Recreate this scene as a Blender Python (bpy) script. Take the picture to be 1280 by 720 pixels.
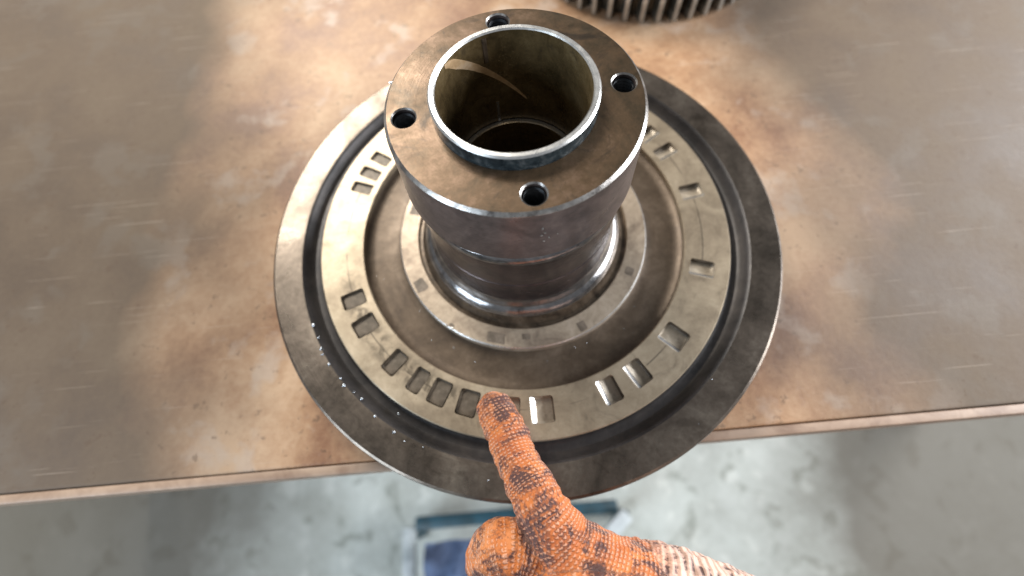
import bpy, bmesh, math, random
from mathutils import Vector, Matrix
from mathutils.geometry import interpolate_bezier
random.seed(7)
MM = 0.001
scene = bpy.context.scene
for o in list(bpy.data.objects):
    bpy.data.objects.remove(o, do_unlink=True)
COL = scene.collection

# ------------------------------------------------------------------ camera
cam_data = bpy.data.cameras.new('camera')
cam = bpy.data.objects.new('camera', cam_data)
COL.objects.link(cam)
RIGHT = Vector((0.9955071, -0.0821227, -0.0471325))
UP = Vector((0.0937620, 0.9243813, 0.3697674))
FWD = Vector((-0.0132021, 0.3725253, -0.9279281))
m = Matrix((RIGHT, UP, -FWD)).transposed().to_4x4()
m.translation = Vector((-5.184, -130.597, 235.775)) * MM
cam.matrix_world = m
cam_data.sensor_width = 36.0
cam_data.sensor_fit = 'HORIZONTAL'
cam_data.lens = 580.0 / 1280.0 * 36.0
cam_data.clip_start = 0.01
cam_data.clip_end = 50.0
cam_data.dof.use_dof = True
cam_data.dof.focus_distance = 0.188
cam_data.dof.aperture_fstop = 4.4
scene.camera = cam

# ------------------------------------------------------------------ world and lamps
world = bpy.data.worlds.new('World')
scene.world = world
world.use_nodes = True
bg = world.node_tree.nodes['Background']
bg.inputs[0].default_value = (0.95, 0.97, 1.0, 1)
bg.inputs[1].default_value = 0.24

def area(name, loc, target, sx, sy, power, col):
    l = bpy.data.lights.new(name, 'AREA')
    l.shape = 'RECTANGLE'
    l.size, l.size_y, l.energy, l.color = sx, sy, power, col
    o = bpy.data.objects.new(name, l)
    COL.objects.link(o)
    o.location = loc
    o.rotation_euler = (Vector(target) - Vector(loc)).to_track_quat('-Z', 'Y').to_euler()
    return o
area('window_light', (-0.70, 1.25, 1.38), (0, 0, 0), 0.85, 0.75, 46, (1.0, 0.95, 0.86))
area('doorway_light', (1.45, 0.06, 0.46), (0, -0.05, 0), 1.15, 0.75, 48, (0.93, 0.96, 1.0))
area('yard_light', (-1.35, -1.0, 0.55), (0, -0.15, -0.15), 0.75, 0.65, 24, (0.72, 0.86, 1.0))

scene.view_settings.view_transform = 'Standard'
scene.view_settings.look = 'None'
scene.view_settings.gamma = 1.0
scene.view_settings.exposure = 0.0
scene.view_settings.use_curve_mapping = False
scene.render.engine = 'CYCLES'
scene.render.resolution_x, scene.render.resolution_y = 1024, 576

# ------------------------------------------------------------------ material helpers
class NT:
    def __init__(self, name):
        self.mat = bpy.data.materials.new(name)
        self.mat.use_nodes = True
        self.t = self.mat.node_tree
        self.t.nodes.clear()
        self.out = self.t.nodes.new('ShaderNodeOutputMaterial')
        self.bsdf = self.t.nodes.new('ShaderNodeBsdfPrincipled')
        self.t.links.new(self.bsdf.outputs[0], self.out.inputs[0])
        tc = self.t.nodes.new('ShaderNodeTexCoord')
        mp = self.t.nodes.new('ShaderNodeMapping')
        mp.inputs['Scale'].default_value = (1000, 1000, 1000)
        self.t.links.new(tc.outputs['Object'], mp.inputs[0])
        self.co = mp.outputs[0]          # object coordinates in millimetres
    def link(self, a, b):
        self.t.links.new(a, b)
    def put(self, sock, v):
        if hasattr(v, 'is_linked') or hasattr(v, 'links'):
            self.t.links.new(v, sock)
        else:
            sock.default_value = v
    def math(self, op, a, b=None, c=None, clamp=False):
        n = self.t.nodes.new('ShaderNodeMath'); n.operation = op; n.use_clamp = clamp
        self.put(n.inputs[0], a)
        if b is not None: self.put(n.inputs[1], b)
        if c is not None: self.put(n.inputs[2], c)
        return n.outputs[0]
    def sep(self, v):
        n = self.t.nodes.new('ShaderNodeSeparateXYZ'); self.link(v, n.inputs[0]); return n.outputs
    def comb(self, x, y, z):
        n = self.t.nodes.new('ShaderNodeCombineXYZ')
        for s, v in zip(n.inputs, (x, y, z)): self.put(s, v)
        return n.outputs[0]
    def noise(self, scale, detail=4, rough=0.55, dist=0.0, vec=None):
        n = self.t.nodes.new('ShaderNodeTexNoise')
        self.link(vec or self.co, n.inputs['Vector'])
        n.inputs['Scale'].default_value = scale
        n.inputs['Detail'].default_value = detail
        n.inputs['Roughness'].default_value = rough
        n.inputs['Distortion'].default_value = dist
        return n.outputs['Fac']
    def voro(self, scale, vec=None, feat='F1'):
        n = self.t.nodes.new('ShaderNodeTexVoronoi'); n.feature = feat
        self.link(vec or self.co, n.inputs['Vector'])
        n.inputs['Scale'].default_value = scale
        return n.outputs['Distance']
    def ramp(self, f, stops):
        n = self.t.nodes.new('ShaderNodeValToRGB')
        self.link(f, n.inputs[0])
        e = n.color_ramp.elements
        while len(e) < len(stops): e.new(0.5)
        for el, (p, c) in zip(e, stops):
            el.position = p
            el.color = (c[0], c[1], c[2], 1) if isinstance(c, tuple) else (c, c, c, 1)
        return n.outputs[0]
    def mix(self, f, a, b, mode='MIX'):
        n = self.t.nodes.new('ShaderNodeMix'); n.data_type = 'RGBA'; n.blend_type = mode
        self.put(n.inputs[0], f)
        for s, v in ((n.inputs[6], a), (n.inputs[7], b)):
            if isinstance(v, tuple): s.default_value = (v[0], v[1], v[2], 1)
            else: self.link(v, s)
        return n.outputs[2]
    def bump(self, h, strength, dist, normal=None):
        n = self.t.nodes.new('ShaderNodeBump')
        n.inputs['Strength'].default_value = strength
        n.inputs['Distance'].default_value = dist
        self.link(h, n.inputs['Height'])
        if normal: self.link(normal, n.inputs['Normal'])
        return n.outputs[0]
    def set(self, **k):
        for a, v in k.items():
            self.put(self.bsdf.inputs[a.replace('_', ' ')], v if not (isinstance(v, tuple) and len(v) == 3) else (*v, 1))
        return self.mat

def steel(name, c_dark, c_mid, c_light, metallic=0.75, rough=(0.25, 0.5), turn=0.25, smudge=0.045, specks=0.5, seed=0.0, scribe=None, grime=0.35, smear=False):
    n = NT(name)
    off = n.t.nodes.new('ShaderNodeVectorMath'); off.operation = 'ADD'
    n.link(n.co, off.inputs[0]); off.inputs[1].default_value = (seed, seed * 1.7, seed * 0.6)
    v = off.outputs[0]
    x, y, z = n.sep(n.co)
    r = n.math('POWER', n.math('ADD', n.math('MULTIPLY', x, x), n.math('MULTIPLY', y, y)), 0.5)
    ang = n.math('ARCTAN2', y, x)
    lathe = n.comb(n.math('MULTIPLY', r, 2.2), n.math('MULTIPLY', ang, 1.3), n.math('MULTIPLY', z, 2.2))
    marks = n.noise(1.0, 3, 0.6, 0.0, lathe)
    big = n.noise(smudge, 5, 0.62, 0.8, v)
    fine = n.noise(0.35, 6, 0.7, 0.3, v)
    f = n.math('ADD', n.math('MULTIPLY', big, 0.72), n.math('MULTIPLY', fine, 0.28))
    colr = n.ramp(f, [(0.34, c_dark), (0.52, c_mid), (0.70, c_light)])
    # oily finger smears and grime, with outlines of their own
    g = n.ramp(n.noise(smudge * 1.9, 6, 0.68, 1.4, v), [(0.56, 0.0), (0.70, 1.0)])
    colr = n.mix(n.math('MULTIPLY', g, grime), colr, (0.035, 0.026, 0.018))
    sp = n.ramp(n.noise(0.9, 3, 0.6, 0.0, v), [(0.68, 0.0), (0.75, 1.0)])
    colr = n.mix(n.math('MULTIPLY', sp, specks), colr, (0.05, 0.035, 0.022))
    if scribe:
        for rr in scribe:
            d = n.math('ABSOLUTE', n.math('SUBTRACT', r, rr))
            line = n.ramp(d, [(0.10, 1.0), (0.5, 0.0)])
            brk = n.ramp(n.noise(0.05, 2, 0.5, 0.0, v), [(0.47, 0.0), (0.56, 1.0)])
            colr = n.mix(n.math('MULTIPLY', n.math('MULTIPLY', line, brk), 0.75), colr, (0.05, 0.04, 0.03))
    if smear:
        dr = n.ramp(n.math('DIVIDE', n.math('ABSOLUTE', n.math('SUBTRACT', r, 101.0)), 20.0), [(0.15, 1.0), (0.42, 0.0)])
        da = n.ramp(n.math('ABSOLUTE', n.math('ADD', ang, 2.38)), [(0.35, 1.0), (0.75, 0.0)])
        ns = n.ramp(n.noise(0.13, 5, 0.65, 0.8, v), [(0.44, 0.0), (0.58, 1.0)])
        colr = n.mix(n.math('MULTIPLY', n.math('MULTIPLY', dr, da), n.math('MULTIPLY', ns, 0.75)), colr, (0.07, 0.055, 0.038))
    ro = n.math('ADD', n.math('MULTIPLY', n.noise(smudge * 2.6, 5, 0.65, 1.0, v), (rough[1] - rough[0]) * 1.9), rough[0] - (rough[1] - rough[0]) * 0.45, clamp=True)
    b = n.bump(marks, turn, 0.00012)
    b = n.bump(fine, 0.25, 0.0002, b)
    return n.set(Base_Color=colr, Metallic=metallic, Roughness=ro, Normal=b)

M = {}
M['face'] = steel('oily_brown_steel', (0.042, 0.032, 0.018), (0.115, 0.071, 0.039), (0.25, 0.16, 0.108), 0.55, (0.27, 0.46), 0.3, 0.032, 0.55, 3.0, grime=0.8)
M['boss'] = steel('dark_turned_steel', (0.06, 0.05, 0.05), (0.14, 0.108, 0.10), (0.25, 0.195, 0.18), 0.45, (0.24, 0.4), 0.5, 0.04, 0.4, 11.0)
M['neck'] = steel('polished_dark_steel', (0.04, 0.036, 0.038), (0.11, 0.085, 0.082), (0.22, 0.17, 0.155), 0.8, (0.14, 0.3), 0.4, 0.05, 0.35, 17.0)
M['worn_edge'] = steel('worn_boss_edge', (0.10, 0.09, 0.085), (0.36, 0.34, 0.32), (0.72, 0.71, 0.69), 0.85, (0.22, 0.38), 0.3, 0.09, 0.4, 90.0, grime=0.8)
M['fillet'] = steel('burnished_fillet_steel', (0.13, 0.13, 0.135), (0.30, 0.29, 0.29), (0.5, 0.48, 0.47), 0.9, (0.08, 0.2), 0.4, 0.07, 0.4, 19.0, grime=0.75)
M['bright'] = steel('bare_bright_steel', (0.5, 0.49, 0.48), (0.68, 0.67, 0.65), (0.8, 0.79, 0.77), 0.85, (0.22, 0.38), 0.3, 0.08, 0.2, 5.0, grime=0.2)
M['sleeve_in'] = steel('bore_steel', (0.05, 0.034, 0.015), (0.145, 0.10, 0.046), (0.27, 0.20, 0.105), 0.4, (0.2, 0.38), 0.7, 0.05, 0.5, 23.0, grime=0.7)
M['sleeve_out'] = steel('blue_reflection_oily_steel', (0.02, 0.035, 0.05), (0.12, 0.17, 0.2), (0.5, 0.56, 0.6), 0.8, (0.12, 0.3), 0.4, 0.2, 0.5, 29.0, grime=0.6)  # blue-white reflections painted into the oily collar's colour
M['ring'] = steel('pale_machined_steel', (0.24, 0.187, 0.13), (0.38, 0.305, 0.215), (0.52, 0.43, 0.315), 0.5, (0.31, 0.46), 0.3, 0.035, 0.45, 31.0, scribe=(101.5,), grime=0.3, smear=True)
M['inner'] = steel('pale_inner_ring_steel', (0.23, 0.175, 0.13), (0.42, 0.335, 0.25), (0.56, 0.46, 0.36), 0.45, (0.30, 0.48), 0.3, 0.06, 0.5, 37.0, grime=0.35)
M['channel'] = steel('brown_channel_steel', (0.05, 0.034, 0.023), (0.108, 0.077, 0.052), (0.18, 0.135, 0.098), 0.5, (0.34, 0.5), 0.3, 0.03, 0.25, 41.0, grime=0.35)
M['recess'] = steel('greasy_recess_steel', (0.035, 0.025, 0.018), (0.11, 0.08, 0.055), (0.22, 0.165, 0.12), 0.5, (0.2, 0.45), 0.3, 0.09, 0.6, 43.0, grime=0.8)
M['groove'] = steel('dark_oiled_groove_steel', (0.02, 0.019, 0.02), (0.048, 0.043, 0.042), (0.08, 0.07, 0.065), 0.4, (0.34, 0.5), 0.3, 0.04, 0.3, 47.0)
M['rim'] = steel('dull_rim_steel', (0.07, 0.058, 0.047), (0.155, 0.127, 0.104), (0.29, 0.25, 0.205), 0.85, (0.24, 0.38), 0.35, 0.025, 0.4, 53.0, grime=0.5)
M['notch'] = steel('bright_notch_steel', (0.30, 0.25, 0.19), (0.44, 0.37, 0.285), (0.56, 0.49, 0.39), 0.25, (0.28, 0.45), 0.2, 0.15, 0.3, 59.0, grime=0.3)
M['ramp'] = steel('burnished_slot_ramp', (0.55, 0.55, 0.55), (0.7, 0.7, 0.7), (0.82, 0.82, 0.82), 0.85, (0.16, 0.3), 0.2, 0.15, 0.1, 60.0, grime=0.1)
M['notch_grime_shade'] = steel('grimy_shaded_notch_steel', (0.045, 0.036, 0.026), (0.10, 0.078, 0.056), (0.18, 0.145, 0.11), 0.3, (0.36, 0.55), 0.2, 0.12, 0.5, 61.0, grime=0.5)  # for grimy slots, and for shade painted along clean slot walls
M['mark'] = steel('grease_mark', (0.09, 0.07, 0.05), (0.18, 0.14, 0.105), (0.28, 0.23, 0.18), 0.2, (0.35, 0.6), 0.2, 0.2, 0.4, 67.0)
M['thread'] = steel('black_thread_steel', (0.012, 0.013, 0.015), (0.03, 0.033, 0.038), (0.09, 0.1, 0.11), 0.3, (0.42, 0.6), 0.2, 0.25, 0.2, 71.0)
M['gear'] = steel('worn_gear_steel', (0.03, 0.027, 0.02), (0.08, 0.07, 0.055), (0.2, 0.18, 0.145), 0.6, (0.25, 0.45), 0.2, 0.05, 0.4, 73.0)
M['gear_tip'] = steel('pale_gear_tooth_tip', (0.2, 0.18, 0.15), (0.4, 0.37, 0.32), (0.7, 0.68, 0.6), 0.5, (0.25, 0.45), 0.2, 0.08, 0.4, 79.0)

def mat_bench():
    n = NT('rust_brown_bench_top')
    mid = n.noise(0.020, 5, 0.52, 0.15)
    fine = n.noise(0.25, 6, 0.7)
    f = n.math('ADD', n.math('MULTIPLY', mid, 0.74), n.math('MULTIPLY', fine, 0.26))
    c = n.ramp(f, [(0.36, (0.26, 0.125, 0.065)), (0.50, (0.44, 0.255, 0.14)), (0.64, (0.60, 0.40, 0.25))])
    g = n.ramp(n.noise(0.030, 4, 0.55, 0.2), [(0.54, 0.0), (0.64, 1.0)])
    c = n.mix(n.math('MULTIPLY', g, 0.55), c, (0.58, 0.46, 0.37))
    # old oil, soaked in to either side of where the work usually stands
    x, y, z = n.sep(n.co)
    wob = n.math('ADD', n.math('ABSOLUTE', x), n.math('MULTIPLY', n.math('SUBTRACT', n.noise(0.007, 3, 0.5), 0.5), 200.0))
    oil = n.ramp(n.math('DIVIDE', wob, 400.0), [(0.33, 0.0), (0.58, 1.0)])
    c = n.mix(n.math('MULTIPLY', oil, 0.88), c, (0.085, 0.065, 0.045))
    spk = n.ramp(n.noise(0.16, 4, 0.65), [(0.62, 0.0), (0.68, 1.0)])
    c = n.mix(n.math('MULTIPLY', spk, 0.5), c, (0.10, 0.06, 0.035))
    scv = n.t.nodes.new('ShaderNodeMapping'); scv.inputs['Rotation'].default_value = (0, 0, 0.5); scv.inputs['Scale'].default_value = (0.012, 0.9, 1)
    n.link(n.co, scv.inputs[0])
    scr = n.ramp(n.noise(1.0, 3, 0.6, 0.0, scv.outputs[0]), [(0.66, 0.0), (0.70, 1.0)])
    c = n.mix(n.math('MULTIPLY', scr, 0.35), c, (0.55, 0.45, 0.36))
    b = n.bump(fine, 0.35, 0.0006)
    return n.set(Base_Color=c, Roughness=n.math('ADD', n.ramp(mid, [(0.3, 0.42), (0.7, 0.60)]), n.math('MULTIPLY', oil, 0.22)), Normal=b)
M['bench'] = mat_bench()

def mat_floor():
    n = NT('pale_concrete')
    mid = n.noise(0.006, 7, 0.62, 0.4)
    fine = n.noise(0.08, 5, 0.7)
    f = n.math('ADD', n.math('MULTIPLY', mid, 0.7), n.math('MULTIPLY', fine, 0.3))
    c = n.ramp(f, [(0.34, (0.50, 0.51, 0.45)), (0.52, (0.68, 0.70, 0.64)), (0.70, (0.84, 0.86, 0.80))])
    wsp = n.ramp(n.noise(0.022, 3, 0.5), [(0.60, 0.0), (0.66, 1.0)])
    c = n.mix(n.math('MULTIPLY', wsp, 0.6), c, (0.88, 0.89, 0.82))
    dsp = n.ramp(n.noise(0.016, 5, 0.6, 0.5), [(0.36, 1.0), (0.44, 0.0)])
    c = n.mix(n.math('MULTIPLY', dsp, 0.55), c, (0.22, 0.23, 0.18))
    x, y, z = n.sep(n.co)
    wob = n.math('ADD', n.math('ABSOLUTE', n.math('ADD', x, 20.0)), n.math('MULTIPLY', n.math('SUBTRACT', n.noise(0.004, 5, 0.6), 0.5), 420.0))
    oil = n.ramp(n.math('DIVIDE', wob, 1000.0), [(0.32, 0.0), (0.66, 1.0)])
    c = n.mix(n.math('MULTIPLY', oil, 0.9), c, (0.11, 0.09, 0.065))
    return n.set(Base_Color=c, Roughness=0.7, Normal=n.bump(fine, 0.4, 0.002))
M['floor'] = mat_floor()

def paint(name, c, c2, rough=0.45):
    n = NT(name)
    f = n.noise(0.03, 6, 0.65, 0.6)
    col = n.ramp(f, [(0.35, c2), (0.6, c)])
    return n.set(Base_Color=col, Roughness=rough, Normal=n.bump(n.noise(0.3, 4), 0.2, 0.0005))
M['white_paint'] = paint('chipped_white_paint', (0.78, 0.82, 0.82), (0.45, 0.5, 0.5))
M['teal_paint'] = paint('dark_teal_paint', (0.03, 0.10, 0.14), (0.02, 0.05, 0.06))
M['blue_cloth'] = paint('blue_grey_cloth', (0.27, 0.36, 0.56), (0.10, 0.13, 0.22), 0.9)
M['edge'] = paint('worn_bench_edge', (0.42, 0.30, 0.22), (0.25, 0.16, 0.11), 0.5)

def mat_glove():
    n = NT('greasy_orange_knit')
    a = n.t.nodes.new('ShaderNodeAttribute'); a.attribute_name = 'knit'
    u, v, w = n.sep(a.outputs['Vector'])           # u along, v around (mm), w cuff ribbing 0..1
    wob = n.math('MULTIPLY', n.noise(0.10, 3), 2.5)
    col_ = n.math('ABSOLUTE', n.math('SUBTRACT', n.math('FRACT', n.math('DIVIDE', v, 2.1)), 0.5))     # 0 in the middle of a wale
    ph = n.math('ADD', n.math('ADD', n.math('MULTIPLY', u, 2 * math.pi / 1.7), wob), n.math('MULTIPLY', col_, 3.4))
    su = n.math('ADD', n.math('MULTIPLY', n.math('SINE', ph), 0.5), 0.5)
    wale = n.math('SUBTRACT', 1.0, n.math('MULTIPLY', n.math('POWER', n.math('MULTIPLY', col_, 2.0), 2.0), 0.8))
    st = n.math('MULTIPLY', n.math('MULTIPLY', su, wale), n.math('MULTIPLY', n.ramp(n.noise(0.16, 4, 0.7), [(0.34, 0.4), (0.58, 1.0)]), n.math('ADD', 0.5, n.math('MULTIPLY', n.noise(0.6, 2), 2.0))))
    rib = n.math('ADD', n.math('SINE', n.math('MULTIPLY', u, 2 * math.pi / 3.1)), 1.0)
    h = n.math('ADD', n.math('MULTIPLY', st, n.math('SUBTRACT', 1.0, w)), n.math('MULTIPLY', n.math('MULTIPLY', rib, 1.4), w))
    fine = n.noise(0.9, 4, 0.7)
    big = n.noise(0.055, 5, 0.6, 0.6)
    base = n.ramp(big, [(0.32, (0.42, 0.10, 0.02)), (0.55, (0.58, 0.165, 0.032)), (0.72, (0.70, 0.25, 0.08))])
    base = n.mix(n.math('MULTIPLY', w, 0.8), base, (0.80, 0.60, 0.52))  # strong light on the wrist painted pale into the cuff
    top = n.ramp(h, [(0.55, 0.0), (1.0, 1.0)])
    base = n.mix(n.math('MULTIPLY', top, 0.36), base, (0.90, 0.60, 0.45))  # pinkish sheen of the stitch tops painted into the yarn colour
    # grease worked into the yarn
    g1 = n.noise(0.085, 5, 0.66, 1.0)
    g2 = n.noise(0.5, 4, 0.7)
    g = n.math('ADD', n.math('MULTIPLY', g1, 0.75), n.math('MULTIPLY', g2, 0.25))
    gm = n.ramp(g, [(0.465, 0.0), (0.56, 1.0)])
    rest = n.math('SUBTRACT', 1.0, n.math('MULTIPLY', top, 0.65))
    base = n.mix(n.math('MULTIPLY', n.math('MULTIPLY', gm, rest), 0.93), base, (0.05, 0.022, 0.024))
    b = n.bump(h, 0.65, 0.0006)
    b = n.bump(fine, 0.4, 0.0004, b)
    n.bsdf.inputs['Sheen Weight'].default_value = 0.35
    n.bsdf.inputs['Sheen Roughness'].default_value = 0.4
    n.bsdf.inputs['Sheen Tint'].default_value = (1.0, 0.8, 0.75, 1)
    return n.set(Base_Color=base, Roughness=0.62, Normal=b)
M['glove'] = mat_glove()

def mat_oil():
    n = NT('clear_oil_bead')
    return n.set(Base_Color=(0.55, 0.6, 0.66), Metallic=0.9, Roughness=n.ramp(n.noise(0.5), [(0.3, 0.06), (0.7, 0.2)]))
M['oil'] = mat_oil()

# ------------------------------------------------------------------ mesh helpers
def link(name, me, mat, parent=None, smooth=True, sharp=32):
    o = bpy.data.objects.new(name, me)
    COL.objects.link(o)
    if mat is not None: me.materials.append(mat)
    if smooth:
        me.shade_smooth()
        me.set_sharp_from_angle(angle=math.radians(sharp))
    if parent: o.parent = parent
    return o
def empty(name, loc, label, cat):
    o = bpy.data.objects.new(name, None); COL.objects.link(o)
    o.empty_display_size = 0.02
    o.location = loc; o['label'] = label; o['category'] = cat
    return o
def from_bm(bm, name):
    me = bpy.data.meshes.new(name); bm.to_mesh(me); bm.free(); return me
def lathe(name, prof, seg=192, closed=False):
    """profile of (radius, z) in mm, turned about the z axis; run it inward-to-outward for upward normals"""
    vs, fs = [], []
    k = len(prof)
    for i in range(seg):
        a = 2 * math.pi * i / seg
        c, s = math.cos(a), math.sin(a)
        vs += [(r * c * MM, r * s * MM, z * MM) for r, z in prof]
    for i in range(seg):
        j = (i + 1) % seg
        for q in range(k if closed else k - 1):
            q2 = (q + 1) % k
            fs.append((i * k + q, i * k + q2, j * k + q2, j * k + q))
    me = bpy.data.meshes.new(name); me.from_pydata(vs, [], fs); me.validate()
    bm = bmesh.new(); bm.from_mesh(me)
    if closed: bmesh.ops.recalc_face_normals(bm, faces=bm.faces)
    else:
        # outer surfaces: face away from the solid = up or outward along the run of the profile
        bmesh.ops.reverse_faces(bm, faces=bm.faces)
    bm.to_mesh(me); bm.free()
    return me
def box_bm(bm, sx, sy, sz, mat=Matrix(), bev=0.0, seg=2):
    r = bmesh.ops.create_cube(bm, size=1.0)
    bmesh.ops.scale(bm, vec=(sx, sy, sz), verts=r['verts'])
    if bev:
        es = list({e for v in r['verts'] for e in v.link_edges})
        q = bmesh.ops.bevel(bm, geom=es, offset=bev, segments=seg, affect='EDGES', profile=0.5)
        vs = list({v for f in q['faces'] for v in f.verts} | {v for v in r['verts'] if v.is_valid})
    else: vs = r['verts']
    bmesh.ops.transform(bm, matrix=mat, verts=vs)
def boolean(o, cutter_me):
    c = bpy.data.objects.new('cutter', cutter_me); COL.objects.link(c)
    md = o.modifiers.new('b', 'BOOLEAN'); md.operation = 'DIFFERENCE'; md.object = c; md.solver = 'EXACT'
    bpy.context.view_layer.update()
    dg = bpy.context.evaluated_depsgraph_get()
    me = bpy.data.meshes.new_from_object(o.evaluated_get(dg))
    o.modifiers.clear()
    o.data = me
    bpy.data.objects.remove(c, do_unlink=True)
    me.shade_smooth(); me.set_sharp_from_angle(angle=math.radians(32))
def rz(deg): return Matrix.Rotation(math.radians(deg), 4, 'Z')

# ------------------------------------------------------------------ floor and bench
FLOOR_Z, BENCH_Z = -0.800, -0.026
bm = bmesh.new()
bmesh.ops.create_grid(bm, x_segments=2, y_segments=2, size=6.0)
fl = link('floor', from_bm(bm, 'floor'), M['floor'], smooth=False)
fl.location.z = FLOOR_Z
fl['kind'] = 'structure'

bench = empty('workbench', (0, 0.30, FLOOR_Z), 'rust-brown workbench top, oil soaked, carrying the flanged steel hub', 'workbench')
def bench_part(name, cx, cy, cz, sx, sy, sz, mat, bev=0.002):
    b_ = bmesh.new(); box_bm(b_, sx, sy, sz, Matrix(), bev)
    o = link(name, from_bm(b_, name), mat, bench)
    o.location = Vector((cx, cy, cz)) - bench.location
    return o
YF = -0.1175
bt = bench_part('bench_top', 0, 0.30 + 0.0, BENCH_Z - 0.015, 1.7, 0.83, 0.03, M['bench'])
bt.location.y = (YF + 0.415) - 0.30
bench_part('edge_strip', 0, YF - 0.0028, BENCH_Z - 0.019, 1.7, 0.005, 0.036, M['edge'], 0.001)
for sx in (-1, 1):
    for yy in (YF + 0.06, YF + 0.77):
        bench_part('leg', sx * 0.80, yy, (FLOOR_Z + BENCH_Z - 0.03) / 2 - 0.0005, 0.05, 0.05, BENCH_Z - 0.031 - FLOOR_Z, M['edge'])

# ------------------------------------------------------------------ the hub
hub = empty('flanged_hub', (0, 0, BENCH_Z), 'oily steel hub with tall bored boss on a wide ringed flange', 'hub')
HZ = -BENCH_Z
def hub_part(name, me, mat, parent=None):
    o = link(name, me, mat, parent or hub)
    if parent is None: o.location = (0, 0, HZ)   # mesh coordinates stay those of the flange face
    return o

# boss: closed solid, then drilled
def arc(cr, cz, rad, a0, a1, n=6):
    return [(cr + rad * math.cos(math.radians(a0 + (a1 - a0) * i / n)), cz + rad * math.sin(math.radians(a0 + (a1 - a0) * i / n))) for i in range(n + 1)]
boss_prof = [(31.85, 99.6), (48.9, 99.6), (50.9, 67.6), (50.3, 67.0), (47.0, 66.6), (45.0, 66.6), (31.85, 66.6)]
boss_prof[1:2] = [(48.75, 99.6), (48.8, 99.56), (50.0, 98.3), (50.05, 98.0)]
boss = hub_part('boss', lathe('boss', boss_prof, 192, True), M['boss'])
boss.data.materials.append(M['face'])
boss.data.materials.append(M['bright'])
HOLES = [4.5 + 90 * k for k in range(4)]
HR = 42.2
cb = bmesh.new()
for a in HOLES:
    mtx = rz(a) @ Matrix.Translation((HR * MM, 0, 0))
    r = bmesh.ops.create_cone(cb, cap_ends=True, segments=28, radius1=4.5 * MM, radius2=4.5 * MM, depth=26 * MM, matrix=mtx @ Matrix.Translation((0, 0, 90 * MM)))
    r = bmesh.ops.create_cone(cb, cap_ends=True, segments=28, radius1=3.6 * MM, radius2=6.4 * MM, depth=2.8 * MM, matrix=mtx @ Matrix.Translation((0, 0, 99.2 * MM)))
# merge hole + countersink cutters one hole at a time by cutting twice
bm1 = bmesh.new(); bm2 = bmesh.new()
for a in HOLES:
    mtx = rz(a) @ Matrix.Translation((HR * MM, 0, 0))
    bmesh.ops.create_cone(bm1, cap_ends=True, segments=28, radius1=4.5 * MM, radius2=4.5 * MM, depth=26 * MM, matrix=mtx @ Matrix.Translation((0, 0, 90 * MM)))
    bmesh.ops.create_cone(bm2, cap_ends=True, segments=28, radius1=3.6 * MM, radius2=5.9 * MM, depth=2.3 * MM, matrix=mtx @ Matrix.Translation((0, 0, 99.3 * MM)))
cb.free()
boolean(boss, from_bm(bm1, 'cut')); boolean(boss, from_bm(bm2, 'cut'))
while len(boss.data.materials) < 3: boss.data.materials.append(None)
boss.data.materials[0], boss.data.materials[1], boss.data.materials[2] = M['boss'], M['face'], M['worn_edge']
for p in boss.data.polygons:
    c = p.center; r = math.hypot(c.x, c.y) / MM
    if p.normal.z > 0.93 and c.z > 99 * MM: p.material_index = 1
    elif c.z > 97.9 * MM and r > 48.5: p.material_index = 2
    elif c.z > 97.9 * MM and 34 < r < 48.4 and 0.2 < p.normal.z < 0.93: p.material_index = 2   # countersinks
    else: p.material_index = 0
# threaded linings of the four bolt holes
th = []
for i in range(29):
    zz = 98.1 - i * 0.72
    th.append((4.44 if i % 2 else 3.75, zz))
th_me = lathe('bolt_hole', [(0.02, 77.4), (3.9, 77.4)] + th[::-1], 28)
for a in HOLES:
    o = hub_part('bolt_hole', th_me, None, boss)
    if not th_me.materials: th_me.materials.append(M['thread'])
    o.matrix_local = rz(a) @ Matrix.Translation((HR * MM, 0, 0))

# sleeve standing proud in the boss bore
sleeve = hub_part('sleeve', lathe('sleeve', [(29.1, 58.0), (29.1, 105.9), (29.6, 106.5), (31.1, 106.5), (31.8, 105.8), (31.8, 58.0)], 160, True), M['sleeve_in'])
sleeve.data.materials.append(M['bright']); sleeve.data.materials.append(M['sleeve_out'])
for p in sleeve.data.polygons:
    c = p.center; r = math.hypot(c.x, c.y) / MM
    p.material_index = 1 if c.z > 105.5 * MM else (2 if r > 31.4 else 0)
# ledge and lower bore
hub_part('bore_ledge', lathe('bore_ledge', [(27.0, 57.0), (27.3, 57.4), (29.06, 57.4)][::1], 128), M['bright'])
hub_part('lower_bore', lathe('lower_bore', [(27.0, -25.5), (27.0, 57.0)], 128), M['sleeve_in'])
# long copper-brown streak spiralling down the bore wall, and two short upright bars
def wall_strip(name, pts, mat, rad=29.0):
    vs, fs = [], []
    for (a, z, w) in pts:
        c, s = math.cos(math.radians(a)), math.sin(math.radians(a))
        for dz, dr in ((w / 2, 0.06), (w / 2, -0.12), (-w / 2, -0.12), (-w / 2, 0.06)):
            vs.append(((rad + dr) * c * MM, (rad + dr) * s * MM, (z + dz) * MM))
    for i in range(len(pts) - 1):
        for q in range(3):
            fs.append((i * 4 + q, i * 4 + q + 1, (i + 1) * 4 + q + 1, (i + 1) * 4 + q))
    me = bpy.data.meshes.new(name); me.from_pydata(vs, [], fs)
    return hub_part(name, me, mat, sleeve)
M['streak'] = steel('copper_brown_streak', (0.36, 0.22, 0.11), (0.60, 0.41, 0.23), (0.78, 0.60, 0.42), 0.25, (0.3, 0.5), 0.2, 0.1, 0.3, 83.0, grime=0.2)
pts = []
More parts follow.
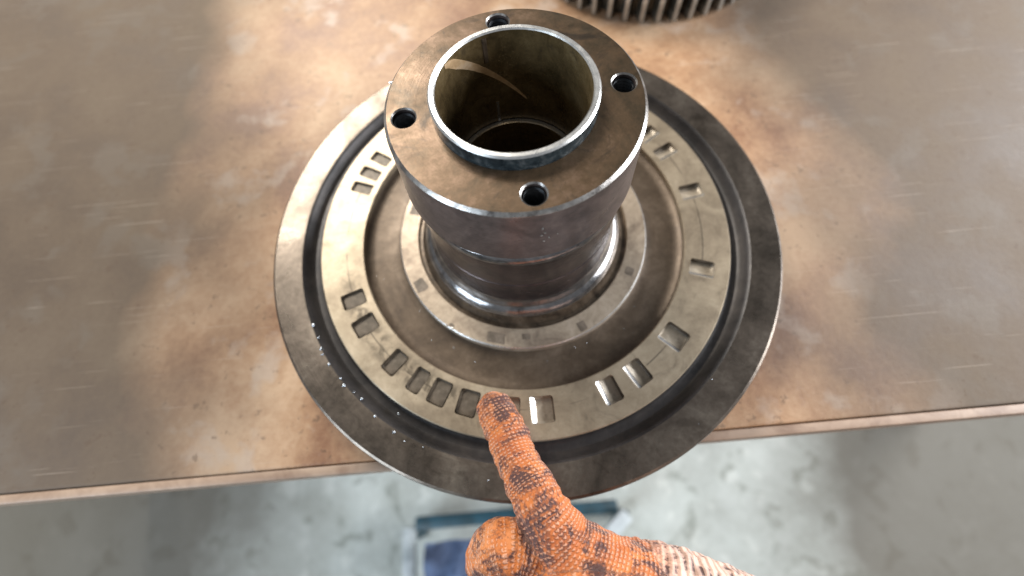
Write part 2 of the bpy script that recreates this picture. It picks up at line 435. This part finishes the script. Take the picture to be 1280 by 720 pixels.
for i in range(33):
    t = i / 32
    a = 150 - 74 * t
    z = 104.6 - 34.2 * t ** 1.25
    w = min(1.6 + 22 * t, 4.6 * (1 - t) ** 0.6 + 0.7)
    pts.append((a, z, w))
wall_strip('bore_streak', pts, M['streak'], 29.02)
def wall_bar(name, a, z0, z1, width, mat, rad=29.0):
    da = math.degrees(width / rad) / 2
    vs = []
    for z in (z0, z1):
        for (aa, rr) in ((a - da, rad + .05), (a - da * .7, rad - .25), (a + da * .7, rad - .25), (a + da, rad + .05)):
            vs.append((rr * math.cos(math.radians(aa)) * MM, rr * math.sin(math.radians(aa)) * MM, z * MM))
    fs = [(q, q + 1, q + 5, q + 4) for q in range(3)] + [(3, 2, 1, 0), (4, 5, 6, 7)]
    me = bpy.data.meshes.new(name); me.from_pydata(vs, [], fs)
    return hub_part(name, me, mat, sleeve)
wall_bar('keyway_shade', 109, 93, 104.5, 2.0, M['recess'])  # dark bar painted as the shade of a keyway
wall_bar('bright_strip', 103, 58.2, 70, 1.2, M['bright'])  # short bright upright strip low on the bore wall

# neck with its turned line, rolled fillet and the greasy recess round it
neck_prof = [(54.6, 4.6), (53.6, 6.6), (52.2, 8.2), (51.0, 9.0), (50.6, 10.2), (49.6, 11.2), (48.8, 13.5), (48.3, 19.0), (48.1, 30.5), (47.5, 31.3), (47.5, 32.0), (48.2, 32.8), (48.5, 55.5)]
bead_prof = [(48.5, 55.5), (48.9, 56.6), (48.7, 58.2), (47.7, 59.8), (46.3, 61.2), (45.6, 63.0), (45.5, 66.6)]
hub_part('neck_bead', lathe('neck_bead', bead_prof[::-1], 192), M['fillet'])
hub_part('neck', lathe('neck', neck_prof[::-1][:-6], 192), M['neck'])
hub_part('neck_fillet', lathe('neck_fillet', [p for p in neck_prof[::-1]][-7:], 192), M['fillet'])
hub_part('recess', lathe('recess', [(54.6, 4.6), (55.4, 1.5), (57.5, -1.6), (59.6, -1.8)], 192), M['recess'])
inner = hub_part('inner_ring', lathe('inner_ring', [(59.6, -6.0), (59.6, -0.6), (60.1, 0.0), (70.0, 0.0), (70.6, -0.7), (70.9, -6.0)], 220, True), M['inner'])
inner.data.materials.append(M['bright'])
for p in inner.data.polygons:
    c = p.center; r = math.hypot(c.x, c.y) / MM
    if 70.0 < r < 70.7: p.material_index = 1
hub_part('channel', lathe('channel', [(70.8, -4.6), (72.3, -5.2), (76, -5.5), (86, -5.5), (90.2, -5.0), (91.6, -3.9)], 220), M['channel'])
ring = hub_part('slotted_ring', lathe('slotted_ring', [(91.6, -8.0), (91.6, -0.5), (92.1, 0.0), (116.1, 0.0), (116.6, -0.5), (116.6, -8.0)], 256, True), M['ring'])
groove_me = lathe('rim_groove', [(116.6, -4.5), (117.6, -5.6), (119, -6.0), (122.0, -6.0), (123.6, -5.0), (125.6, -1.6), (126.6, -0.5), (127.4, -0.05)], 256)
hub_part('rim_groove', groove_me, M['groove'])
hub_part('rim', lathe('rim', [(127.4, -0.05), (129.5, 0.2), (142.6, 0.6), (143.8, -0.2), (144.2, -1.4), (144.2, -25.0), (143.6, -25.9), (112, -25.9)], 256), M['rim'])

# slots cut into the ring, each with its own lining
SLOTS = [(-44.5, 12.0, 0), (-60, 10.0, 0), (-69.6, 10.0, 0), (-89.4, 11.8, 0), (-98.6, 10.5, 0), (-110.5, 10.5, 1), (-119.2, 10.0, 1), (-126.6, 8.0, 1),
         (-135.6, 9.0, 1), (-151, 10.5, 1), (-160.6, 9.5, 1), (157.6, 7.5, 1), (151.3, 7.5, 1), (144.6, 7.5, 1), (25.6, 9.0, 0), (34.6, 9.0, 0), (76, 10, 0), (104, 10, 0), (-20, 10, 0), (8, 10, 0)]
cut = bmesh.new()
def slot_matrix(a): return rz(a) @ Matrix.Translation((101.9 * MM, 0, 0))
def rounded(lx, ly, rc, n=4):
    pts = []
    for cx, cy, a0 in ((lx / 2 - rc, ly / 2 - rc, 0), (-lx / 2 + rc, ly / 2 - rc, 90), (-lx / 2 + rc, -ly / 2 + rc, 180), (lx / 2 - rc, -ly / 2 + rc, 270)):
        for i in range(n + 1):
            t = math.radians(a0 + 90 * i / n)
            pts.append((cx + rc * math.cos(t), cy + rc * math.sin(t)))
    return pts
def prism(bm, pts, z0, z1, mtx, caps=(True, True), slope=0.0):
    lo = [bm.verts.new(mtx @ Vector((x * (1 - slope) * MM, y * (1 - slope) * MM, z0 * MM))) for x, y in pts]
    hi = [bm.verts.new(mtx @ Vector((x * MM, y * MM, z1 * MM))) for x, y in pts]
    k = len(pts)
    for i in range(k): bm.faces.new((lo[i], lo[(i + 1) % k], hi[(i + 1) % k], hi[i]))
    if caps[0]: bm.faces.new(lo[::-1])
    if caps[1]: bm.faces.new(hi)
for a, w, dirty in SLOTS:
    prism(cut, rounded(13.2, w, 1.4), -3.7, 2.0, slot_matrix(a))
boolean(ring, from_bm(cut, 'cut'))
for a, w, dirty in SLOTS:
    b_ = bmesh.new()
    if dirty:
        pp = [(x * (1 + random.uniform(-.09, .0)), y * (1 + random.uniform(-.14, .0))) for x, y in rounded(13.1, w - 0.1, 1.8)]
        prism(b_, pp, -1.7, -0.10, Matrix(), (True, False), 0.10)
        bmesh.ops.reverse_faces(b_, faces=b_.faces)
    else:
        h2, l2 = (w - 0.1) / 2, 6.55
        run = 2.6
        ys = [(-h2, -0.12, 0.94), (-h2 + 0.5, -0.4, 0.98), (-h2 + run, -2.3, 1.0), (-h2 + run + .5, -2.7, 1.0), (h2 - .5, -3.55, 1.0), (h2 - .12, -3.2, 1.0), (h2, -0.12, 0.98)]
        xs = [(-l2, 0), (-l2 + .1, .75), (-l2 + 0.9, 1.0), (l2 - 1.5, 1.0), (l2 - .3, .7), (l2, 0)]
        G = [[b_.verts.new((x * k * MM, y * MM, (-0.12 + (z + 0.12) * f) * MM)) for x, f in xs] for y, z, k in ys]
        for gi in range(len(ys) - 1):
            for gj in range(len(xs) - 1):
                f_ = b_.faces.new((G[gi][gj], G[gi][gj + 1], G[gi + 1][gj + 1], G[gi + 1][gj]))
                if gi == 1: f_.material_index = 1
                if gi >= 4: f_.material_index = 2  # far wall and corner painted dark as the slot's own shade
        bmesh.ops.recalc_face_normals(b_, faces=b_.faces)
    o = hub_part('slot', from_bm(b_, 'slot'), M['notch_grime_shade'] if dirty else M['notch'], ring)
    if not dirty: o.data.materials.append(M['ramp']); o.data.materials.append(M['notch_grime_shade'])
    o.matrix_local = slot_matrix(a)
# shallow greasy witness marks on the inner ring
for a, r, lx, ly in ((-66.6, 66.6, 5.5, 4.6), (-153.5, 65.8, 6.5, 7.5), (162, 64.5, 6, 8), (-107, 66.0, 5.5, 10.0), (-93, 64, 3.2, 4.5), (-30, 65, 4.5, 5.0), (-128, 68.5, 1.6, 3.0)):
    b_ = bmesh.new()
    pp = [(x * (1 + random.uniform(-.12, .12)), y * (1 + random.uniform(-.12, .12))) for x, y in rounded(lx, ly, 0.9, 3)]
    prism(b_, pp, 0.004, 0.07, Matrix(), (False, True))
    o = hub_part('grease_mark', from_bm(b_, 'grease_mark'), M['mark'], inner)
    o.matrix_local = rz(a) @ Matrix.Translation((r * MM, 0, 0))

# beads of oil and bright swarf specks, too small to count
b_ = bmesh.new()
spots = []
for i in range(15):
    t = i / 14
    a = -159 + 34 * t + random.uniform(-1.2, 1.2)
    spots.append((random.choice((121.5, 124.9, 126.5, 128.0)) + random.uniform(-.8, .8), a, random.uniform(.35, .95)))
for i in range(12):
    spots.append((random.uniform(127, 142), random.uniform(-150, -40), random.uniform(.12, .35)))
for i in range(16):
    spots.append((random.uniform(73, 90), random.uniform(-180, 0), random.uniform(.12, .28)))
for r, a, s in spots:
    z = 0.3 if r > 125.6 else (-5.9 if r > 116 else -5.4)
    mt = rz(a) @ Matrix.Translation((r * MM, 0, z * MM)) @ Matrix.Diagonal((1.0, random.uniform(.8, 1.5), .55, 1))
    bmesh.ops.create_icosphere(b_, subdivisions=2, radius=s * MM, matrix=mt)
drops = hub_part('oil_beads', from_bm(b_, 'oil_beads'), M['oil'])
drops['kind'] = 'stuff'
# bright nicks on the edges of the boss and inner ring
b_ = bmesh.new()
for x, y, z, s in ((-47.0, 15.2, 99.3, 1.0), (-45.2, -53.7, 0.0, 1.1), (-42.3, -55.8, 0.0, .8), (5.6, -50.2, 89.5, .5), (6.4, -50.2, 86, .45), (5.2, -50.4, 84.5, .5), (8.0, -50.0, 82, .45), (11.2, -49.3, 83, .4), (6.0, -50.6, 80.5, .4)):
    bmesh.ops.create_icosphere(b_, subdivisions=1, radius=s * MM, matrix=Matrix.Translation((x * MM, y * MM, z * MM)) @ Matrix.Rotation(random.random() * 3, 4, 'Z') @ Matrix.Diagonal((1.3, .6, .45, 1)))
nk = hub_part('bright_nicks', from_bm(b_, 'bright_nicks'), M['bright'])
nk['kind'] = 'stuff'

# ------------------------------------------------------------------ the gear behind
gear = empty('spur_gear', (0.130, 0.284, BENCH_Z), 'dark steel spur gear lying on the bench behind the hub', 'gear')
NT_, RO, RI, GH = 52, 104.0, 94.0, 40.0
def gear_part(name, me, mat, parent=None):
    return link(name, me, mat, parent or gear, sharp=25)
gear_part('gear_body', lathe('gear_body', [(40, 0.2), (RI, 0.2), (RI, GH - 0.6), (RI - 1, GH), (70, GH), (68, GH - 5), (54, GH - 5), (52, GH), (40, GH)], 168, True), M['gear'])
b_ = bmesh.new()
hw = math.pi * RO / NT_
sec = [(RI - 1.0, -hw * .62), (RI + 2.0, -hw * .56), (RI + 6.5, -hw * .42), (RO - 0.8, -hw * .30), (RO, -hw * .22)]
sec = sec + [(x, -y) for x, y in sec[::-1]]
lo = [b_.verts.new((x * MM, y * MM, 1.5 * MM)) for x, y in sec]
hi = [b_.verts.new((x * MM, y * MM, (GH - 1.5) * MM)) for x, y in sec]
for i in range(len(sec)):
    j = (i + 1) % len(sec)
    b_.faces.new((lo[i], lo[j], hi[j], hi[i]))
b_.faces.new(lo[::-1]); b_.faces.new(hi)
tooth_me = from_bm(b_, 'tooth')
tooth_me.materials.append(M['gear']); tooth_me.materials.append(M['gear_tip'])
for p in tooth_me.polygons:
    if p.center.x > (RO - 0.6) * MM and abs(p.normal.z) < .5: p.material_index = 1
for i in range(NT_):
    o = bpy.data.objects.new('tooth', tooth_me); COL.objects.link(o); o.parent = gear
    o.matrix_local = rz(i * 360 / NT_ + 1.4)

# ------------------------------------------------------------------ painted stand on the floor, cloth over it
stand = empty('low_steel_stand', (-0.05, -0.30, FLOOR_Z), 'low white and teal painted steel stand on the concrete floor below the bench', 'stand')
def bar(name, p, q, w, mat, parent, ref):
    p, q = Vector(p), Vector(q)
    b2 = bmesh.new()
    d = q - p
    box_bm(b2, w, w, d.length, Matrix(), w * 0.12)
    o = link(name, from_bm(b2, name), mat, parent)
    o.rotation_euler = d.to_track_quat('Z', 'Y').to_euler()
    o.location = (p + q) / 2 - ref
    return o
S = stand.location
ST = -0.700
xl, xr, yb, yf = -0.242, 0.148, -0.198, -0.46
bar('back_rail', (xl + .012, yb, ST), (xr - .012, yb, ST), 0.022, M['teal_paint'], stand, S)
bar('side_rail', (xl, yb - .005, ST), (xl, yf, ST), 0.022, M['white_paint'], stand, S)
bar('side_rail', (xr + .01, yf, ST), (xr + .01, yb - .1, ST), 0.022, M['white_paint'], stand, S)
bar('front_rail', (xl + .012, yf, ST), (xr - .012, yf, ST), 0.022, M['teal_paint'], stand, S)
bar('brace', (xr, yb - .012, ST + .024), (xr - .09, yb - .085, ST + .024), 0.024, M['white_paint'], stand, S)
for x in (xl, xr):
    for y in (yb - .02, yf + .02):
        bar('leg', (x, y, FLOOR_Z + .0005), (x, y, ST - .0115), 0.020, M['teal_paint'], stand, S)
b_ = bmesh.new()
nx, ny = 26, 26
grid = [[None] * ny for _ in range(nx)]
for i in range(nx):
    for j in range(ny):
        x = xl + 0.035 + 0.19 * i / (nx - 1); y = yb - 0.03 - 0.23 * j / (ny - 1)
        z = ST + 0.016 + 0.010 * math.sin(i * .8 + j * .35) + 0.010 * math.sin(j * .55 - i * .2) + random.uniform(0, .003)
        z += .012
        grid[i][j] = b_.verts.new((x, y, z))
for i in range(nx - 1):
    for j in range(ny - 1):
        b_.faces.new((grid[i][j], grid[i + 1][j], grid[i + 1][j + 1], grid[i][j + 1]))
bmesh.ops.solidify(b_, geom=b_.faces[:], thickness=0.012)
rag = link('rag', from_bm(b_, 'rag'), M['blue_cloth'], None, sharp=80)
rag['label'] = 'crumpled blue-grey rag lying on the low painted stand'; rag['category'] = 'rag'

# ------------------------------------------------------------------ the gloved hand
CH = {
 'index': [(-21.5, -101.5, 9.6, 9.0), (-16.8, -112.1, 13.8, 9.7), (-12.9, -124.3, 17.5, 9.5), (-7.6, -136.0, 22.4, 10.5), (-3.0, -145.9, 25.9, 11.0), (6.4, -160.5, 23.2, 13.5), (28.3, -178.9, 17.6, 19.0)],
 'middle': [(1.3, -166.3, 14.4, 12.5), (-12.9, -159.5, 19.0, 12.0), (-23.7, -159.3, 18.8, 12.0), (-27.2, -169.2, 1.8, 11.0), (-17.3, -179.1, -14.1, 10.0), (-4.4, -180.6, -17.1, 9.0)],
 'ring': [(6.9, -180.1, 4.5, 12.5), (-13.1, -177.0, 8.2, 11.5), (-23.6, -181.8, 5.1, 11.0), (-24.7, -192.4, -12.1, 10.0), (-13.8, -201.2, -25.5, 9.2), (-2.5, -200.7, -26.6, 8.6)],
 'pinky': [(14.1, -195.5, -3.9, 11.5), (-4.8, -198.5, -4.0, 10.0), (-13.9, -205.2, -9.1, 9.5), (-13.1, -214.9, -23.8, 8.6), (-2.5, -220.5, -31.5, 8.0)],
 'thumb': [(39.7, -186.6, 16.5, 20.0), (20.3, -177.7, 25.0, 15.0), (5.5, -176.0, 29.8, 12.0), (-6.9, -181.6, 25.4, 11.0), (-15.7, -190.5, 15.4, 9.5)],
 'arm': [(7.6, -169.9, 10.9, 16.0), (24.8, -179.0, 10.0, 22.0), (44.0, -188.6, 10.1, 26.0), (67.7, -200.4, 7.2, 26.5), (94.7, -217.4, 0.0, 30.0), (156.5, -258.6, -23.9, 37.0), (262.8, -324.7, -62.7, 43.0)],
}
def catmull(P, t):
    k = len(P) - 1
    s = min(int(t * k), k - 1); f = t * k - s
    p0, p1, p2, p3 = P[max(s - 1, 0)], P[s], P[s + 1], P[min(s + 2, k)]
    return [0.5 * (2 * b + (c - a) * f + (2 * a - 5 * b + 4 * c - d) * f * f + (3 * b - a - 3 * c + d) * f ** 3) for a, b, c, d in zip(p0, p1, p2, p3)]
hb = bmesh.new()
SAMP = []
for name, P in CH.items():
    n = 14 * (len(P) - 1)
    S_ = [catmull(P, i / n) for i in range(n + 1)]
    pts = [Vector(s[:3]) for s in S_]; rad = [s[3] for s in S_]
    tang = [(pts[min(i + 1, n)] - pts[max(i - 1, 0)]).normalized() for i in range(n + 1)]
    ref = Vector((0.1, 0.2, 1.0))
    L = 0.0
    rings = []
    seq = []
    for k in range(6, 0, -1):       # rounded start
        th_ = math.radians(90 * k / 6.3)
        seq.append((pts[0] - tang[0] * rad[0] * math.sin(th_), rad[0] * math.cos(th_), tang[0]))
    seq += list(zip(pts, rad, tang))
    for k in range(1, 7):           # rounded end
        th_ = math.radians(90 * k / 6.3)
        seq.append((pts[-1] + tang[-1] * rad[-1] * math.sin(th_), rad[-1] * math.cos(th_), tang[-1]))
    for c, r, t in seq:
        a = ref.cross(t).normalized(); b = t.cross(a)
        rings.append([hb.verts.new((c + (a * math.cos(q * math.pi / 12) + b * math.sin(q * math.pi / 12)) * r) * MM) for q in range(24)])
    for A, B in zip(rings, rings[1:]):
        for q in range(24):
            hb.faces.new((A[q], A[(q + 1) % 24], B[(q + 1) % 24], B[q]))
    hb.faces.new(rings[0][::-1]); hb.faces.new(rings[-1])
    for i in range(n + 1):
        if i: L += (pts[i] - pts[i - 1]).length
        SAMP.append((name, pts[i], tang[i], rad[i], L))
bmesh.ops.recalc_face_normals(hb, faces=hb.faces)
hand = link('gloved_hand', from_bm(hb, 'gloved_hand'), None, None)
md = hand.modifiers.new('r', 'REMESH'); md.mode = 'VOXEL'; md.voxel_size = 0.0009
md = hand.modifiers.new('s', 'SMOOTH'); md.factor = 0.5; md.iterations = 9
bpy.context.view_layer.update()
dg = bpy.context.evaluated_depsgraph_get()
me = bpy.data.meshes.new_from_object(hand.evaluated_get(dg))
hand.modifiers.clear(); hand.data = me
me.materials.clear(); me.materials.append(M['glove'])
import numpy as np
N = len(me.vertices)
co = np.empty(N * 3); me.vertices.foreach_get('co', co); co = co.reshape(-1, 3) / MM
C_ = np.array([tuple(s[1]) for s in SAMP]); T_ = np.array([tuple(s[2]) for s in SAMP]); R_ = np.array([s[3] for s in SAMP])
L_ = np.array([s[4] for s in SAMP]); A_ = np.array([s[0] == 'arm' for s in SAMP], float)
knit = np.empty((N, 3))
for i0 in range(0, N, 4000):
    q = co[i0:i0 + 4000]
    d = np.linalg.norm(q[:, None] - C_[None], axis=2) - R_[None]
    k = d.argmin(1)
    w = q - C_[k]; t = T_[k]
    along = (w * t).sum(1)
    a = np.cross(np.array([0.1, 0.2, 1.0]), t); a /= np.linalg.norm(a, axis=1)[:, None]
    b = np.cross(t, a)
    ang = np.arctan2((w * b).sum(1), (w * a).sum(1))
    knit[i0:i0 + 4000, 0] = L_[k] + along
    knit[i0:i0 + 4000, 1] = ang * np.maximum(R_[k], 9)
    knit[i0:i0 + 4000, 2] = A_[k] * np.clip((L_[k] + along - 22) / 14, 0, 1)
# folds and slack of the knitted cloth
nrm = np.empty(N * 3); me.vertices.foreach_get('normal', nrm); nrm = nrm.reshape(-1, 3)
fold = 0.22 * np.sin(co[:, 0] * .55 + co[:, 2] * .8 + 1.1 * np.sin(co[:, 1] * .3)) + 0.18 * np.sin(co[:, 1] * .9 - co[:, 0] * .35)
uu = knit[:, 0]
creases = np.zeros(N)
kk = np.empty(N, int)
for i0 in range(0, N, 4000):
    q = co[i0:i0 + 4000]
    kk[i0:i0 + 4000] = (np.linalg.norm(q[:, None] - C_[None], axis=2) - R_[None]).argmin(1)
NM = np.array([s[0] for s in SAMP])[kk]
for c0, wd, dp in ((11.5, 1.0, .30), (14.0, 1.2, .38), (26.5, 1.1, .45), (29.5, 1.3, .6), (33.0, 1.2, .45), (45.0, 1.4, .6), (49.0, 1.5, .7), (53.5, 1.4, .6)):
    sh = uu + 1.4 * np.sin(knit[:, 1] * .22 + c0) + .5 * np.sin(knit[:, 1] * .7 + 2 * c0)
    creases += -dp * np.exp(-((sh - c0) / wd) ** 2) * (NM == 'index')
for c0 in (16, 22, 34, 41, 52):
    sh = uu + 2.2 * np.sin(knit[:, 1] * .15 + c0)
    creases += -.7 * np.exp(-((sh - c0) / 1.6) ** 2) * (NM == 'arm')
for c0 in (12, 20, 29, 40):
    sh = uu + 1.2 * np.sin(knit[:, 1] * .25 + c0)
    creases += -.45 * np.exp(-((sh - c0) / 1.2) ** 2) * ((NM == 'middle') | (NM == 'thumb') | (NM == 'ring'))
fold = fold * 1.25 + creases
co2 = (co + nrm * fold[:, None]) * MM
me.vertices.foreach_set('co', co2.ravel())
at = me.attributes.new('knit', 'FLOAT_VECTOR', 'POINT'); at.data.foreach_set('vector', knit.ravel())
me.shade_smooth(); me.update()
hand['label'] = 'hand in a grease-blackened orange knit glove, index finger pointing at the ring slots'
hand['category'] = 'hand'
